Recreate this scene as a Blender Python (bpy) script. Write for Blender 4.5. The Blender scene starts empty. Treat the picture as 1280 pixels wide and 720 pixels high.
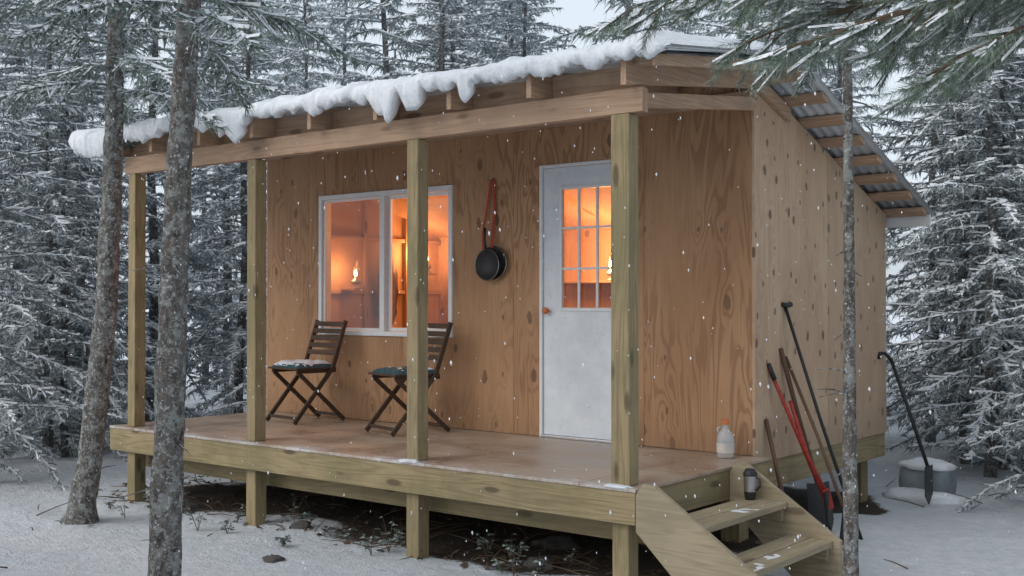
import bpy, math, random
import numpy as np
from mathutils import Vector, Matrix, noise
R = random.Random(7)
scene = bpy.context.scene
COL = scene.collection
scene.view_settings.view_transform = 'Standard'
scene.view_settings.look = 'None'
scene.view_settings.exposure = 0

# ------------------------------------------------------------ node helpers
class NT:
    def __init__(s, name, rough=0.8):
        s.m = bpy.data.materials.new(name); s.m.use_nodes = True
        s.t = s.m.node_tree; s.n = s.t.nodes; s.l = s.t.links
        s.b = s.n['Principled BSDF']; s.b.inputs['Roughness'].default_value = rough
        s.out = s.n['Material Output']
    def node(s, typ, **kw):
        n = s.n.new(typ)
        for k, v in kw.items():
            if k in n.inputs.keys():
                n.inputs[k].default_value = v
            else:
                setattr(n, k, v)
        return n
    def link(s, a, b): s.l.new(a, b)
    def coord(s, scale=(1, 1, 1), rnd=0.0):
        tc = s.node('ShaderNodeTexCoord'); mp = s.node('ShaderNodeMapping')
        mp.inputs['Scale'].default_value = scale
        s.link(tc.outputs['Object'], mp.inputs['Vector'])
        if rnd:
            oi = s.node('ShaderNodeObjectInfo'); mu = s.node('ShaderNodeMath', operation='MULTIPLY')
            mu.inputs[1].default_value = rnd
            s.link(oi.outputs['Random'], mu.inputs[0]); s.link(mu.outputs[0], mp.inputs['Location'])
        return mp.outputs['Vector']
    def noise(s, vec, scale, detail=4, rough=.55, dist=0):
        n = s.node('ShaderNodeTexNoise'); n.inputs['Scale'].default_value = scale
        n.inputs['Detail'].default_value = detail; n.inputs['Roughness'].default_value = rough
        n.inputs['Distortion'].default_value = dist
        s.link(vec, n.inputs['Vector']); return n.outputs['Fac']
    def math(s, op, a, b=None, c=None, clamp=False):
        n = s.node('ShaderNodeMath', operation=op); n.use_clamp = clamp
        for i, v in enumerate((a, b, c)):
            if v is None: continue
            if isinstance(v, (int, float)): n.inputs[i].default_value = v
            else: s.link(v, n.inputs[i])
        return n.outputs[0]
    def ramp(s, fac, stops):
        n = s.node('ShaderNodeValToRGB'); cr = n.color_ramp
        while len(cr.elements) < len(stops): cr.elements.new(.5)
        for e, (p, c) in zip(cr.elements, stops):
            e.position = p; e.color = (*c, 1) if len(c) == 3 else c
        s.link(fac, n.inputs['Fac']); return n.outputs['Color']
    def mapr(s, v, a, b, c=0, d=1):
        n = s.node('ShaderNodeMapRange'); n.interpolation_type = 'SMOOTHSTEP'
        for i, x in enumerate((a, b, c, d)): n.inputs[i + 1].default_value = x
        s.link(v, n.inputs[0]); return n.outputs[0]
    def mix(s, fac, a, b, mode='MIX'):
        n = s.node('ShaderNodeMix', data_type='RGBA', blend_type=mode)
        if isinstance(fac, (int, float)): n.inputs[0].default_value = fac
        else: s.link(fac, n.inputs[0])
        for idx, v in ((6, a), (7, b)):
            if isinstance(v, tuple): n.inputs[idx].default_value = (*v, 1)
            else: s.link(v, n.inputs[idx])
        return n.outputs[2]
    def bump(s, h, strength=.3, dist=.01):
        n = s.node('ShaderNodeBump'); n.inputs['Strength'].default_value = strength
        n.inputs['Distance'].default_value = dist
        s.link(h, n.inputs['Height']); s.link(n.outputs[0], s.b.inputs['Normal'])
    def col(s, c):
        if isinstance(c, tuple): s.b.inputs['Base Color'].default_value = (*c, 1)
        else: s.link(c, s.b.inputs['Base Color'])

def plain(name, c, rough=.6, metal=0, var=.15, sc=20):
    t = NT(name, rough); v = t.coord()
    n = t.noise(v, sc, 5)
    a = tuple(x * (1 - var) for x in c); b = tuple(min(1, x * (1 + var)) for x in c)
    t.col(t.ramp(n, [(.3, a), (.7, b)])); t.b.inputs['Metallic'].default_value = metal
    t.bump(n, .15, .004)
    return t.m

def wood(name, base, dark, axis='x', knots=True, green=None, wear=.0):
    t = NT(name, .75)
    st = {'x': (.06, 1, 1), 'y': (1, .06, 1), 'z': (1, 1, .06)}[axis]
    st2 = {'x': (.012, 1, 1), 'y': (1, .012, 1), 'z': (1, 1, .012)}[axis]
    v = t.coord(st, 9.0); v2 = t.coord(st2, 5.0); v3 = t.coord((1, 1, 1), 3.)
    g = t.noise(v, 9, 3, .5, .4)
    rings = t.math('SINE', t.math('MULTIPLY', g, 55))
    fine = t.noise(v2, 260, 4, .6)
    f = t.math('ADD', t.math('MULTIPLY', rings, .11), t.math('MULTIPLY', fine, .95))
    c = t.ramp(f, [(.18, dark), (.5, base), (.85, tuple(min(1, x * 1.22) for x in base))])
    big = t.noise(v3, 2.3, 5, .65)
    c = t.mix(t.mapr(big, .38, .66, 0, .55), c, tuple(x * .66 for x in (green or base)))
    if knots:
        sk = {'x': (2.2, 7, 7), 'y': (7, 2.2, 7), 'z': (7, 7, 2.2)}[axis]
        vo = t.node('ShaderNodeTexVoronoi'); vo.inputs['Scale'].default_value = 1
        t.link(t.coord(sk, 4), vo.inputs['Vector'])
        k = t.mapr(vo.outputs['Distance'], .1, .2, 1, 0)
        c = t.mix(t.math('MULTIPLY', k, .75), c, tuple(x * .35 for x in dark))
    oi = t.node('ShaderNodeObjectInfo')
    c = t.mix(t.math('MULTIPLY', oi.outputs['Random'], .3), c, tuple(x * .6 for x in base))
    t.col(c); t.bump(f, .25, .004)
    return t.m

def plywood(name, base, dark, u='x', knot=.5, lines=.5, ks=(3.2, 2.6), kd=.8):
    t = NT(name, .7)
    v = t.coord((1, 1, .16), 13.0)
    vf = t.coord((1, 1, .012), 5.0)
    vk = t.coord((1, 1, 1), 7.0)
    sx = t.node('ShaderNodeSeparateXYZ'); t.link(vk, sx.inputs[0])
    cb = t.node('ShaderNodeCombineXYZ')
    uu = sx.outputs[0 if u == 'x' else 1]
    wob = t.noise(vk, 9, 3)
    t.link(t.math('MULTIPLY', t.math('ADD', uu, t.math('MULTIPLY', wob, .05)), ks[0]), cb.inputs[0]); t.link(t.math('MULTIPLY', sx.outputs[2], ks[1]), cb.inputs[1])
    vo = t.node('ShaderNodeTexVoronoi'); vo.voronoi_dimensions = '2D'; vo.inputs['Scale'].default_value = 1
    t.link(cb.outputs[0], vo.inputs['Vector'])
    sep = t.node('ShaderNodeSeparateColor'); t.link(vo.outputs['Color'], sep.inputs[0])
    sel = t.math('LESS_THAN', sep.outputs[0], knot)
    size = t.math('MULTIPLY', t.math('ADD', sep.outputs[1], .45), .085)
    kk = t.math('MULTIPLY', t.mapr(t.math('SUBTRACT', vo.outputs['Distance'], size), -.012, .02, 1, 0), sel)
    halo = t.math('MULTIPLY', t.mapr(vo.outputs['Distance'], .0, .45, 1, 0), sel)
    n = t.noise(v, 3.1, 3, .5, .6)
    n = t.math('ADD', n, t.math('MULTIPLY', halo, .10))
    rings = t.math('SINE', t.math('MULTIPLY', n, 95))
    rings = t.mapr(rings, -.2, 1, 0, 1)
    fine = t.noise(vf, 150, 4, .65)
    brd = t.noise(t.coord((1, 1, .35), 6.0), 2.1, 5, .65)
    c = t.ramp(fine, [(.25, tuple(x * .80 for x in base)), (.75, tuple(min(1, x * 1.15) for x in base))])
    c = t.mix(t.mapr(brd, .38, .64, 0, .7), c, tuple(x * y for x, y in zip(base, (.76, .68, .62))))
    patch = t.mapr(t.noise(t.coord((1, 1, .5), 4.0), 1.7, 3), .40, .56, .15, 1)
    c = t.mix(t.math('MULTIPLY', t.math('MULTIPLY', rings, lines), patch), c, dark)
    c = t.mix(t.math('MULTIPLY', kk, kd), c, tuple(x * .42 for x in dark))
    oi = t.node('ShaderNodeObjectInfo')
    c = t.mix(t.math('MULTIPLY', oi.outputs['Random'], .25), c, tuple(x * .62 for x in base))
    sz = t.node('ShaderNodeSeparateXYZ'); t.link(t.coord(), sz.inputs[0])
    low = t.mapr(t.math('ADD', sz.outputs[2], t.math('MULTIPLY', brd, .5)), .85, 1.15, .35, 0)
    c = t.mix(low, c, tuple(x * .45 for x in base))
    t.col(c); t.bump(fine, .15, .003)
    return t.m

# ------------------------------------------------------------ materials
M = {}
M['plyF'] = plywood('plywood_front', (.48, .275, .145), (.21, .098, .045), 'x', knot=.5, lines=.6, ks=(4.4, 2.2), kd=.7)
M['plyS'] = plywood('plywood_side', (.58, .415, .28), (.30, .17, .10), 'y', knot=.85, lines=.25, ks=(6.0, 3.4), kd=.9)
for a in 'xyz':
    M['tr' + a] = wood('treated_lumber_' + a, (.33, .255, .14), (.17, .12, .06), a, green=(.24, .22, .10))
    M['raw' + a] = wood('raw_lumber_' + a, (.49, .325, .215), (.29, .165, .095), a)
    M['dk' + a] = wood('chair_wood_' + a, (.085, .048, .028), (.03, .018, .012), a, knots=False)
    M['st' + a] = wood('stair_lumber_' + a, (.40, .33, .22), (.23, .17, .10), a)

def mk_deck():
    t = NT('deck_surface', .5)
    v = t.coord((.05, 1, 1)); f = t.noise(v, 60, 4); b = t.noise(t.coord(), 1.6, 6, .65)
    c = t.ramp(f, [(.25, (.35, .26, .19)), (.75, (.50, .40, .315))])
    c = t.mix(t.mapr(b, .42, .6, 0, .65), c, (.24, .165, .12))
    sx = t.node('ShaderNodeSeparateXYZ'); t.link(t.coord(), sx.inputs[0])
    edge = t.mapr(sx.outputs[1], -.02, .30, .22, 0)
    nn = t.noise(t.coord(), 22, 6, .7)
    b2 = t.noise(t.coord(), 3, 3)
    mask = t.mapr(t.math('ADD', t.math('MULTIPLY', t.math('ADD', nn, b2), .5), edge), .62, .84, 0, .6)
    c = t.mix(mask, c, (.68, .70, .74))
    sm = t.math('PINGPONG', t.math('ADD', sx.outputs[0], .38), .61)
    c = t.mix(t.mapr(sm, .002, .006, .7, 0), c, (.08, .055, .04))
    t.link(t.mapr(b, .4, .65, .5, .25), t.b.inputs['Roughness'])
    t.col(c); t.bump(nn, .2, .004); return t.m
M['deck'] = mk_deck()

def mk_snow():
    t = NT('snow', .65)
    n = t.noise(t.coord(), 14, 7, .7); n2 = t.noise(t.coord(), 90, 4, .7)
    t.col(t.ramp(n, [(.3, (.74, .78, .83)), (.65, (.88, .90, .93))]))
    t.bump(t.math('ADD', n, t.math('MULTIPLY', n2, .5)), .6, .03); return t.m
M['snow'] = mk_snow()

def mk_ground():
    t = NT('snowy_ground', .8)
    at = t.node('ShaderNodeAttribute', attribute_name='dirt')
    v = t.coord()
    n1 = t.noise(v, 1.1, 6, .6); n2 = t.noise(v, 9, 6, .7); n3 = t.noise(v, 45, 5, .75)
    s = t.math('ADD', t.math('MULTIPLY', n1, .55), t.math('MULTIPLY', n2, .35))
    s = t.math('ADD', s, t.math('MULTIPLY', n3, .42))
    s = t.math('ADD', s, t.math('MULTIPLY', at.outputs['Fac'], .62))
    mask = t.mapr(s, .82, .96, 0, 1)
    dirt = t.ramp(n3, [(.3, (.018, .013, .009)), (.5, (.05, .035, .022)), (.75, (.12, .085, .05))])
    snow = t.ramp(n2, [(.3, (.68, .73, .79)), (.7, (.87, .90, .93))])
    t.col(t.mix(mask, snow, dirt))
    h = t.math('ADD', t.math('MULTIPLY', n2, 1.0), t.math('MULTIPLY', n3, .5))
    h = t.math('SUBTRACT', h, t.math('MULTIPLY', mask, .4))
    t.bump(h, .9, .07); return t.m
M['ground'] = mk_ground()

def mk_bark(name, c1, c2, c3, snow=.5):
    t = NT(name, .9)
    v = t.coord((1, 1, .45)); n = t.noise(v, 34, 6, .75); n2 = t.noise(t.coord(), 16, 6, .7)
    c = t.ramp(n, [(.36, c1), (.58, c2)])
    c = t.mix(t.mapr(n2, .50, .58, 0, .75), c, c3)
    n3 = t.noise(t.coord(), 48, 4, .8)
    c = t.mix(t.mapr(n3, .56, .62, 0, snow), c, (.66, .70, .73))
    t.col(c); t.bump(t.math('ADD', n, t.math('MULTIPLY', n3, .5)), 1, .03); return t.m
M['bark'] = mk_bark('spruce_bark', (.045, .039, .035), (.20, .18, .16), (.36, .375, .355), .75)
M['barkd'] = mk_bark('dark_bark', (.06, .055, .05), (.15, .135, .12), (.26, .27, .27), .6)
M['twig'] = plain('pine_twig_bark', (.10, .065, .04), .9)

def mk_needle(name, a, b, frost, far=True):
    t = NT(name, .7); v = t.coord()
    n = t.noise(v, 3, 3); n2 = t.noise(v, 42, 4, .8)
    c = t.ramp(n, [(.35, a), (.65, b)])
    c = t.mix(t.mapr(n2, .43, .58, 0, frost), c, (.54, .60, .64))
    if far:   # haze painted into the needle colour, paler with distance
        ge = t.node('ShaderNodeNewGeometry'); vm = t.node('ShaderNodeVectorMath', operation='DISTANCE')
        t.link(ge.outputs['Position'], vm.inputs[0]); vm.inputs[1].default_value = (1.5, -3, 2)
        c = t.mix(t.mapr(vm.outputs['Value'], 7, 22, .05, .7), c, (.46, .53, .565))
    t.col(c); return t.m
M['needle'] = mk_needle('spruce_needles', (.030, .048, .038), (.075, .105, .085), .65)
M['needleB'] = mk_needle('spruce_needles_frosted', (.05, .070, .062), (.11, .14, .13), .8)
M['needleN'] = mk_needle('near_spruce_needles', (.035, .06, .036), (.08, .12, .07), .5, False)
M['pine'] = mk_needle('pine_needles', (.05, .09, .045), (.12, .18, .09), .45, False)

def mk_metal():
    t = NT('galvanised_roof', .45); t.b.inputs['Metallic'].default_value = .35
    n = t.noise(t.coord(), 9, 5)
    t.col(t.ramp(n, [(.3, (.48, .52, .56)), (.7, (.62, .66, .69))])); return t.m
M['metal'] = mk_metal()
M['white'] = plain('white_vinyl', (.74, .75, .76), .4, 0, .04)
def mk_door():
    t = NT('white_door_paint', .45)
    n = t.noise(t.coord(), 3.5, 6, .7); n2 = t.noise(t.coord(), 40, 4)
    c = t.ramp(n, [(.3, (.60, .64, .69)), (.7, (.78, .82, .86))])
    c = t.mix(t.mapr(n2, .60, .75, 0, .35), c, (.4, .39, .36))
    t.col(c); t.bump(n2, .08, .003); return t.m
M['door'] = mk_door()
def mk_glass():
    t = NT('window_glass'); t.n.remove(t.b)
    tr = t.node('ShaderNodeBsdfTransparent'); gl = t.node('ShaderNodeBsdfGlossy'); gl.inputs['Roughness'].default_value = .03
    mx = t.node('ShaderNodeMixShader'); lw = t.node('ShaderNodeLayerWeight'); lw.inputs['Blend'].default_value = .5
    fac = t.math('ADD', t.math('MULTIPLY', t.math('POWER', lw.outputs['Facing'], 4), .8), .05)
    t.link(fac, mx.inputs[0]); t.link(tr.outputs[0], mx.inputs[1]); t.link(gl.outputs[0], mx.inputs[2])
    t.link(mx.outputs[0], t.out.inputs[0]); return t.m
M['glass'] = mk_glass()
def mk_screen():
    t = NT('insect_screen'); t.n.remove(t.b)
    tr = t.node('ShaderNodeBsdfTransparent'); d = t.node('ShaderNodeBsdfDiffuse'); d.inputs[0].default_value = (.25, .24, .25, 1)
    mx = t.node('ShaderNodeMixShader'); mx.inputs[0].default_value = .55
    t.link(tr.outputs[0], mx.inputs[1]); t.link(d.outputs[0], mx.inputs[2]); t.link(mx.outputs[0], t.out.inputs[0]); return t.m
M['screen'] = mk_screen()
def mk_emit(name, c, s):
    t = NT(name); t.b.inputs['Base Color'].default_value = (*c, 1)
    t.b.inputs['Emission Color'].default_value = (*c, 1); t.b.inputs['Emission Strength'].default_value = s; return t.m
M['flame'] = mk_emit('lamp_flame', (1, .62, .22), 30)
M['ember'] = mk_emit('red_indicator', (1, .08, .03), 3)
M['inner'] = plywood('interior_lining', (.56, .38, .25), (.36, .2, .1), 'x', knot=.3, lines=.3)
M['black'] = plain('black_iron', (.03, .03, .032), .5, .3)
M['steel'] = plain('brushed_steel', (.45, .45, .46), .35, .9)
M['red'] = plain('red_paint', (.36, .035, .025), .5, 0, .4, 30)
M['redstrap'] = plain('red_webbing', (.40, .06, .035), .8)
M['teal'] = plain('cushion_cloth', (.035, .085, .11), .9, 0, .4, 60)
M['handle'] = plain('tool_handle_wood', (.11, .06, .035), .6)
M['rock'] = plain('rock', (.07, .065, .06), .9, 0, .4, 12)
M['orange'] = plain('orange_cap', (.6, .16, .05), .5)
M['barrel'] = plain('grey_plastic', (.20, .23, .25), .6, 0, .3, 6)
def mk_jug():
    t = NT('jug_glass', .1); t.col((.80, .84, .86)); t.b.inputs['Transmission Weight'].default_value = .6
    t.b.inputs['IOR'].default_value = 1.3; return t.m
M['jug'] = mk_jug()
M['label'] = plain('paper_label', (.6, .55, .5), .7)

# ------------------------------------------------------------ geometry helpers
def empty(name, loc=(0, 0, 0)):
    e = bpy.data.objects.new(name, None); e.location = loc; e.empty_display_size = .2
    COL.objects.link(e); return e
def setparent(o, p):
    if p is not None:
        o.parent = p; o.matrix_parent_inverse = Matrix.LocRotScale(p.location, p.rotation_euler, p.scale).inverted()
def mesh_obj(name, V, F, mats, mi=None, parent=None, smooth=False, local=False):
    me = bpy.data.meshes.new(name); me.from_pydata(V, [], F)
    for m in mats: me.materials.append(m)
    if mi is not None: me.polygons.foreach_set('material_index', mi)
    if smooth: me.polygons.foreach_set('use_smooth', [True] * len(F))
    me.update()
    o = bpy.data.objects.new(name, me); COL.objects.link(o)
    if parent is not None:
        if local: o.parent = parent
        else: setparent(o, parent)
    return o
BF = [(0, 3, 2, 1), (4, 5, 6, 7), (0, 1, 5, 4), (1, 2, 6, 5), (2, 3, 7, 6), (3, 0, 4, 7)]
def bevel(o, w=.003):
    b = o.modifiers.new('bevel', 'BEVEL'); b.width = w; b.segments = 2; b.limit_method = 'ANGLE'
def box(name, x0, x1, y0, y1, z0, z1, mat, parent=None, bev=.003, local=False):
    V = [(x0, y0, z0), (x1, y0, z0), (x1, y1, z0), (x0, y1, z0), (x0, y0, z1), (x1, y0, z1), (x1, y1, z1), (x0, y1, z1)]
    o = mesh_obj(name, V, BF, [mat], None, parent, local=local)
    if bev: bevel(o, bev)
    return o
def boxes(name, L, mat, parent=None, bev=0, local=False):
    V = []; F = []
    for (x0, x1, y0, y1, z0, z1) in L:
        b = len(V)
        V += [(x0, y0, z0), (x1, y0, z0), (x1, y1, z0), (x0, y1, z0), (x0, y0, z1), (x1, y0, z1), (x1, y1, z1), (x0, y1, z1)]
        F += [tuple(b + i for i in f) for f in BF]
    o = mesh_obj(name, V, F, [mat], None, parent, local=local)
    if bev: bevel(o, bev)
    return o
def pane(name, x0, x1, y, z0, z1, mat, parent):
    return mesh_obj(name, [(x0, y, z0), (x1, y, z0), (x1, y, z1), (x0, y, z1)], [(0, 1, 2, 3)], [mat], None, parent)
def bar(name, p0, p1, w, h, mat, parent=None, up=(0, 0, 1), bev=.002, local=False):
    p0 = Vector(p0); p1 = Vector(p1); d = (p1 - p0).normalized(); up = Vector(up)
    s = d.cross(up).normalized(); u = s.cross(d).normalized()
    V = []
    for p in (p0, p1):
        for a, b in ((-1, -1), (1, -1), (1, 1), (-1, 1)):
            V.append(tuple(p + s * a * w / 2 + u * b * h / 2))
    F = [(0, 1, 2, 3), (7, 6, 5, 4), (0, 4, 5, 1), (1, 5, 6, 2), (2, 6, 7, 3), (3, 7, 4, 0)]
    o = mesh_obj(name, V, F, [mat], None, parent, local=local)
    if bev: bevel(o, bev)
    return o
def prism(name, poly, ax, a0, a1, mat, parent=None, bev=.003):
    V = []
    for a in (a0, a1):
        for (p, q) in poly:
            V.append({'x': (a, p, q), 'y': (p, a, q), 'z': (p, q, a)}[ax])
    n = len(poly)
    F = [tuple(range(n)), tuple(range(2 * n - 1, n - 1, -1))] + [(i, i + n, (i + 1) % n + n, (i + 1) % n) for i in range(n)]
    o = mesh_obj(name, V, F, [mat], None, parent)
    if bev: bevel(o, bev)
    return o
def tubegeo(V, F, MI, pts, rad, seg, mi, wob=0, cap=True, seed=0):
    pts = [Vector(p) for p in pts]; base = len(V)
    ref = Vector((0, 0, 1)) if abs((pts[-1] - pts[0]).normalized().z) < .8 else Vector((1, 0, 0))
    for i, p in enumerate(pts):
        d = (pts[min(i + 1, len(pts) - 1)] - pts[max(i - 1, 0)]).normalized()
        a = d.cross(ref).normalized(); b = d.cross(a).normalized()
        for k in range(seg):
            th = 2 * math.pi * k / seg
            n = a * math.cos(th) + b * math.sin(th); r = rad[i]
            if wob:
                q = p + n * r
                r *= 1 + wob * noise.noise(Vector((q.x * 14 + seed, q.y * 14, q.z * 5))) + wob * .7 * noise.noise(Vector((q.x * 40, q.y * 40 + seed, q.z * 22)))
            V.append(tuple(p + n * r))
    for i in range(len(pts) - 1):
        for k in range(seg):
            k2 = (k + 1) % seg
            F.append((base + i * seg + k, base + i * seg + k2, base + (i + 1) * seg + k2, base + (i + 1) * seg + k)); MI.append(mi)
    if cap:
        F.append(tuple(base + k for k in range(seg - 1, -1, -1))); MI.append(mi)
        e = base + (len(pts) - 1) * seg
        F.append(tuple(e + k for k in range(seg))); MI.append(mi)
def tube(name, pts, rad, mat, parent=None, seg=12, local=False):
    V = []; F = []; MI = []
    if not hasattr(rad, '__len__'): rad = [rad] * len(pts)
    tubegeo(V, F, MI, pts, rad, seg, 0)
    return mesh_obj(name, V, F, [mat], MI, parent, smooth=True, local=local)
def lathe(name, prof, mat, parent, loc, axis='z', seg=28, tilt=None):
    V = []; F = []
    for r, h in prof:
        for k in range(seg):
            th = 2 * math.pi * k / seg
            c, s = math.cos(th) * r, math.sin(th) * r
            V.append({'z': (c, s, h), 'y': (c, h, s), 'x': (h, c, s)}[axis])
    for i in range(len(prof) - 1):
        for k in range(seg):
            k2 = (k + 1) % seg
            F.append((i * seg + k, i * seg + k2, (i + 1) * seg + k2, (i + 1) * seg + k))
    V = [(x + loc[0], y + loc[1], z + loc[2]) for x, y, z in V]
    return mesh_obj(name, V, F, [mat], None, parent, smooth=True)

# ------------------------------------------------------------ key dimensions
DZ = .62            # deck top
WX0, WX1 = -5.22, -.11
WY0, WY1 = 1.65, 4.07
def roof_back(y): return 3.28 - .333 * (y - 1.65)
def roof_front(y): return 3.28 - .135 * (1.65 - y)
def gh(x, y):
    h = .05 * noise.noise(Vector((x * .55, y * .55, 1.3))) + .028 * noise.noise(Vector((x * 1.9, y * 1.9, 4.)))
    h += .010 * noise.noise(Vector((x * 5, y * 5, 8.)))
    d = math.hypot(x + 2, y - 1)
    if d > 8: h += .12 * noise.noise(Vector((x * .2, y * .2, 9.))) * min(1, (d - 8) / 5)
    h += .07 * math.exp(-((x - .05) ** 2 + (y - 2.5) ** 2) / .6)
    return h

# ------------------------------------------------------------ ground
def axis_pts(a, b, st, far):
    mid = list(np.arange(a, b, st)); L = []; x = a; s = st
    while x > -far: s *= 1.22; x -= s; L.append(x)
    Rr = []; x = mid[-1]; s = st
    while x < far: s *= 1.22; x += s; Rr.append(x)
    return L[::-1] + mid + Rr
xs = axis_pts(-9, 4.5, .085, 160); ys = axis_pts(-6.5, 8, .085, 160)
V = []; D = []
def ss(a, b, x): t = min(1, max(0, (x - a) / (b - a))); return t * t * (3 - 2 * t)
for y in ys:
    for x in xs:
        V.append((x, y, gh(x, y)))
        w = .5 * noise.noise(Vector((x * 1.3, y * 1.3, 0)))
        d = ss(-5.5, -4.7, x + w) * (1 - ss(-.4, .1, x + w)) * ss(.0, .6, y + w) * (1 - ss(3.9, 4.5, y))
        for tx, ty, r in ((-1.57, -1.99, .3), (-4.54, -.66, .45), (1.276, -.09, .2)):
            d = max(d, .25 * (1 - ss(r * .4, r, math.hypot(x - tx, y - ty))))
        d = max(d, .2 * ss(5.2, 7.5, y)); d = max(d, .2 * (1 - ss(-9.5, -7.5, x)))
        D.append(d)
nx = len(xs)
F = [(j * nx + i, j * nx + i + 1, (j + 1) * nx + i + 1, (j + 1) * nx + i) for j in range(len(ys) - 1) for i in range(nx - 1)]
g = mesh_obj('ground', V, F, [M['ground']], smooth=True)
at = g.data.attributes.new('dirt', 'FLOAT', 'POINT'); at.data.foreach_set('value', D)

# ------------------------------------------------------------ cabin
cab = empty('wooden_cabin', (-2.6, 2.8, 0))
WIN = (-4.47, -2.83, 1.37, 2.64); DOOR = (-1.925, -1.045, DZ - .02, 2.73)
ZT = 3.19
def panel(name, xa, xb, y0, y1, mat):
    xb_ = sorted(set([xa, xb] + [x for o in (WIN, DOOR) for x in o[:2] if xa < x < xb]))
    zs = sorted(set([DZ + .004, ZT] + [z for o in (WIN, DOOR) for z in o[2:] if DZ + .01 < z < ZT]))
    L = []
    for i in range(len(xb_) - 1):
        cx = (xb_[i] + xb_[i + 1]) / 2
        for j in range(len(zs) - 1):
            cz = (zs[j] + zs[j + 1]) / 2
            if any(o[0] < cx < o[1] and o[2] < cz < o[3] for o in (WIN, DOOR)): continue
            L.append((xb_[i], xb_[i + 1], y0, y1, zs[j], zs[j + 1]))
    return boxes(name, L, mat, cab)
seams = [WX0, -4.63, -3.41, -2.19, -.975, WX1]
for i in range(len(seams) - 1):
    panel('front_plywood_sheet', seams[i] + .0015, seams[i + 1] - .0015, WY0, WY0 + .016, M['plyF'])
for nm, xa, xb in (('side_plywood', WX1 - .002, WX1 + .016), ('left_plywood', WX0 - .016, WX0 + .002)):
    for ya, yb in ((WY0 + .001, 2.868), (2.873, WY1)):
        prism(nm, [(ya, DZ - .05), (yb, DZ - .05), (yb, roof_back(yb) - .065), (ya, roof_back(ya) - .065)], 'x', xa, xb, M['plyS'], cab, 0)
box('back_plywood', WX0, WX1, WY1 + .001, WY1 + .016, DZ - .05, roof_back(WY1) - .07, M['plyS'], cab, 0)
box('inner_back_wall', WX0 + .1, WX1 - .1, WY1 - .1, WY1 - .08, DZ + .02, 2.45, M['inner'], cab, 0)
box('inner_left_wall', WX0 + .08, WX0 + .1, WY0 + .1, WY1 - .1, DZ + .02, 3.1, M['inner'], cab, 0)
box('inner_right_wall', WX1 - .1, WX1 - .08, WY0 + .1, WY1 - .1, DZ + .02, 3.1, M['inner'], cab, 0)
box('cabin_floor', WX0 + .003, WX1 - .003, WY0 + .02, WY1 - .003, DZ - .01, DZ + .015, M['rawx'], cab, 0)
prism('inner_ceiling', [(WY0 + .02, 3.11), (WY1 - .02, 2.36), (WY1 - .02, 2.38), (WY0 + .02, 3.13)], 'x', WX0 + .01, WX1 - .01, M['inner'], cab, 0)
wx0, wx1, wz0, wz1 = WIN
def frame(pre, x0, x1, z0, z1, y0, y1, w, mat, par, b=.003):
    box(pre + '_left', x0, x0 + w, y0, y1, z0, z1, mat, par, b); box(pre + '_right', x1 - w, x1, y0, y1, z0, z1, mat, par, b)
    box(pre + '_top', x0 + w, x1 - w, y0 + .002, y1, z1 - w, z1, mat, par, b); box(pre + '_bottom', x0 + w, x1 - w, y0 + .002, y1, z0, z0 + w, mat, par, b)
frame('window_frame', wx0, wx1, wz0, wz1, WY0 - .022, WY0 + .1, .04, M['white'], cab)
box('window_mullion', -3.675, -3.63, WY0 - .012, WY0 + .07, wz0 + .04, wz1 - .04, M['white'], cab)
frame('sash_left', wx0 + .043, -3.678, wz0 + .043, wz1 - .043, WY0 + .0, WY0 + .03, .022, M['white'], cab)
frame('sash_right', -3.627, wx1 - .043, wz0 + .043, wz1 - .043, WY0 + .035, WY0 + .06, .03, M['white'], cab)
pane('window_glass_left', wx0 + .06, -3.69, WY0 + .04, wz0 + .05, wz1 - .05, M['glass'], cab)
pane('window_glass_right', -3.61, wx1 - .06, WY0 + .045, wz0 + .05, wz1 - .05, M['glass'], cab)
pane('window_screen', wx0 + .06, -3.69, WY0 + .015, wz0 + .06, wz1 - .06, M['screen'], cab)
dx0, dx1, dz0, dz1 = DOOR
box('door_jamb_left', dx0, dx0 + .025, WY0 - .012, WY0 + .1, DZ, dz1, M['white'], cab)
box('door_jamb_right', dx1 - .025, dx1, WY0 - .012, WY0 + .1, DZ, dz1, M['white'], cab)
box('door_head', dx0 + .025, dx1 - .025, WY0 - .010, WY0 + .1, dz1 - .025, dz1, M['white'], cab)
box('door_sill', dx0 + .025, dx1 - .025, WY0 - .03, WY0 + .1, DZ + .001, DZ + .02, M['steel'], cab)
lx0, lx1, lz0, lz1 = -1.73, -1.225, 1.61, 2.545
ya, yb = WY0 + .01, WY0 + .052
boxes('door_leaf', [(dx0 + .028, lx0, ya, yb, DZ + .022, dz1 - .028), (lx1, dx1 - .028, ya, yb, DZ + .022, dz1 - .028),
                    (lx0, lx1, ya, yb, DZ + .022, lz0), (lx0, lx1, ya, yb, lz1, dz1 - .028)], M['door'], cab)
frame('door_lite_frame', lx0 - .012, lx1 + .012, lz0 - .012, lz1 + .012, ya - .012, ya + .02, .026, M['white'], cab)
L = []
for i in (1, 2):
    cx = lx0 + (lx1 - lx0) * i / 3; L.append((cx - .009, cx + .009, ya - .004, ya + .012, lz0 + .015, lz1 - .015))
for i in (1, 2):
    cz = lz0 + (lz1 - lz0) * i / 3; L.append((lx0 + .015, lx1 - .015, ya - .002, ya + .010, cz - .009, cz + .009))
boxes('door_muntins', L, M['white'], cab)
pane('door_glass', lx0, lx1, ya + .02, lz0, lz1, M['glass'], cab)
lathe('latch_glow_dot', [(0, -.05), (.02, -.05), (.028, -.035), (.02, -.02), (.012, -.015), (.012, 0), (.03, .002), (.03, .008)], M['orange'], cab, (-1.855, ya - .0, 1.60), 'y')  # latch dot, coloured orange to stand for the glow at the empty knob hole
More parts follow.
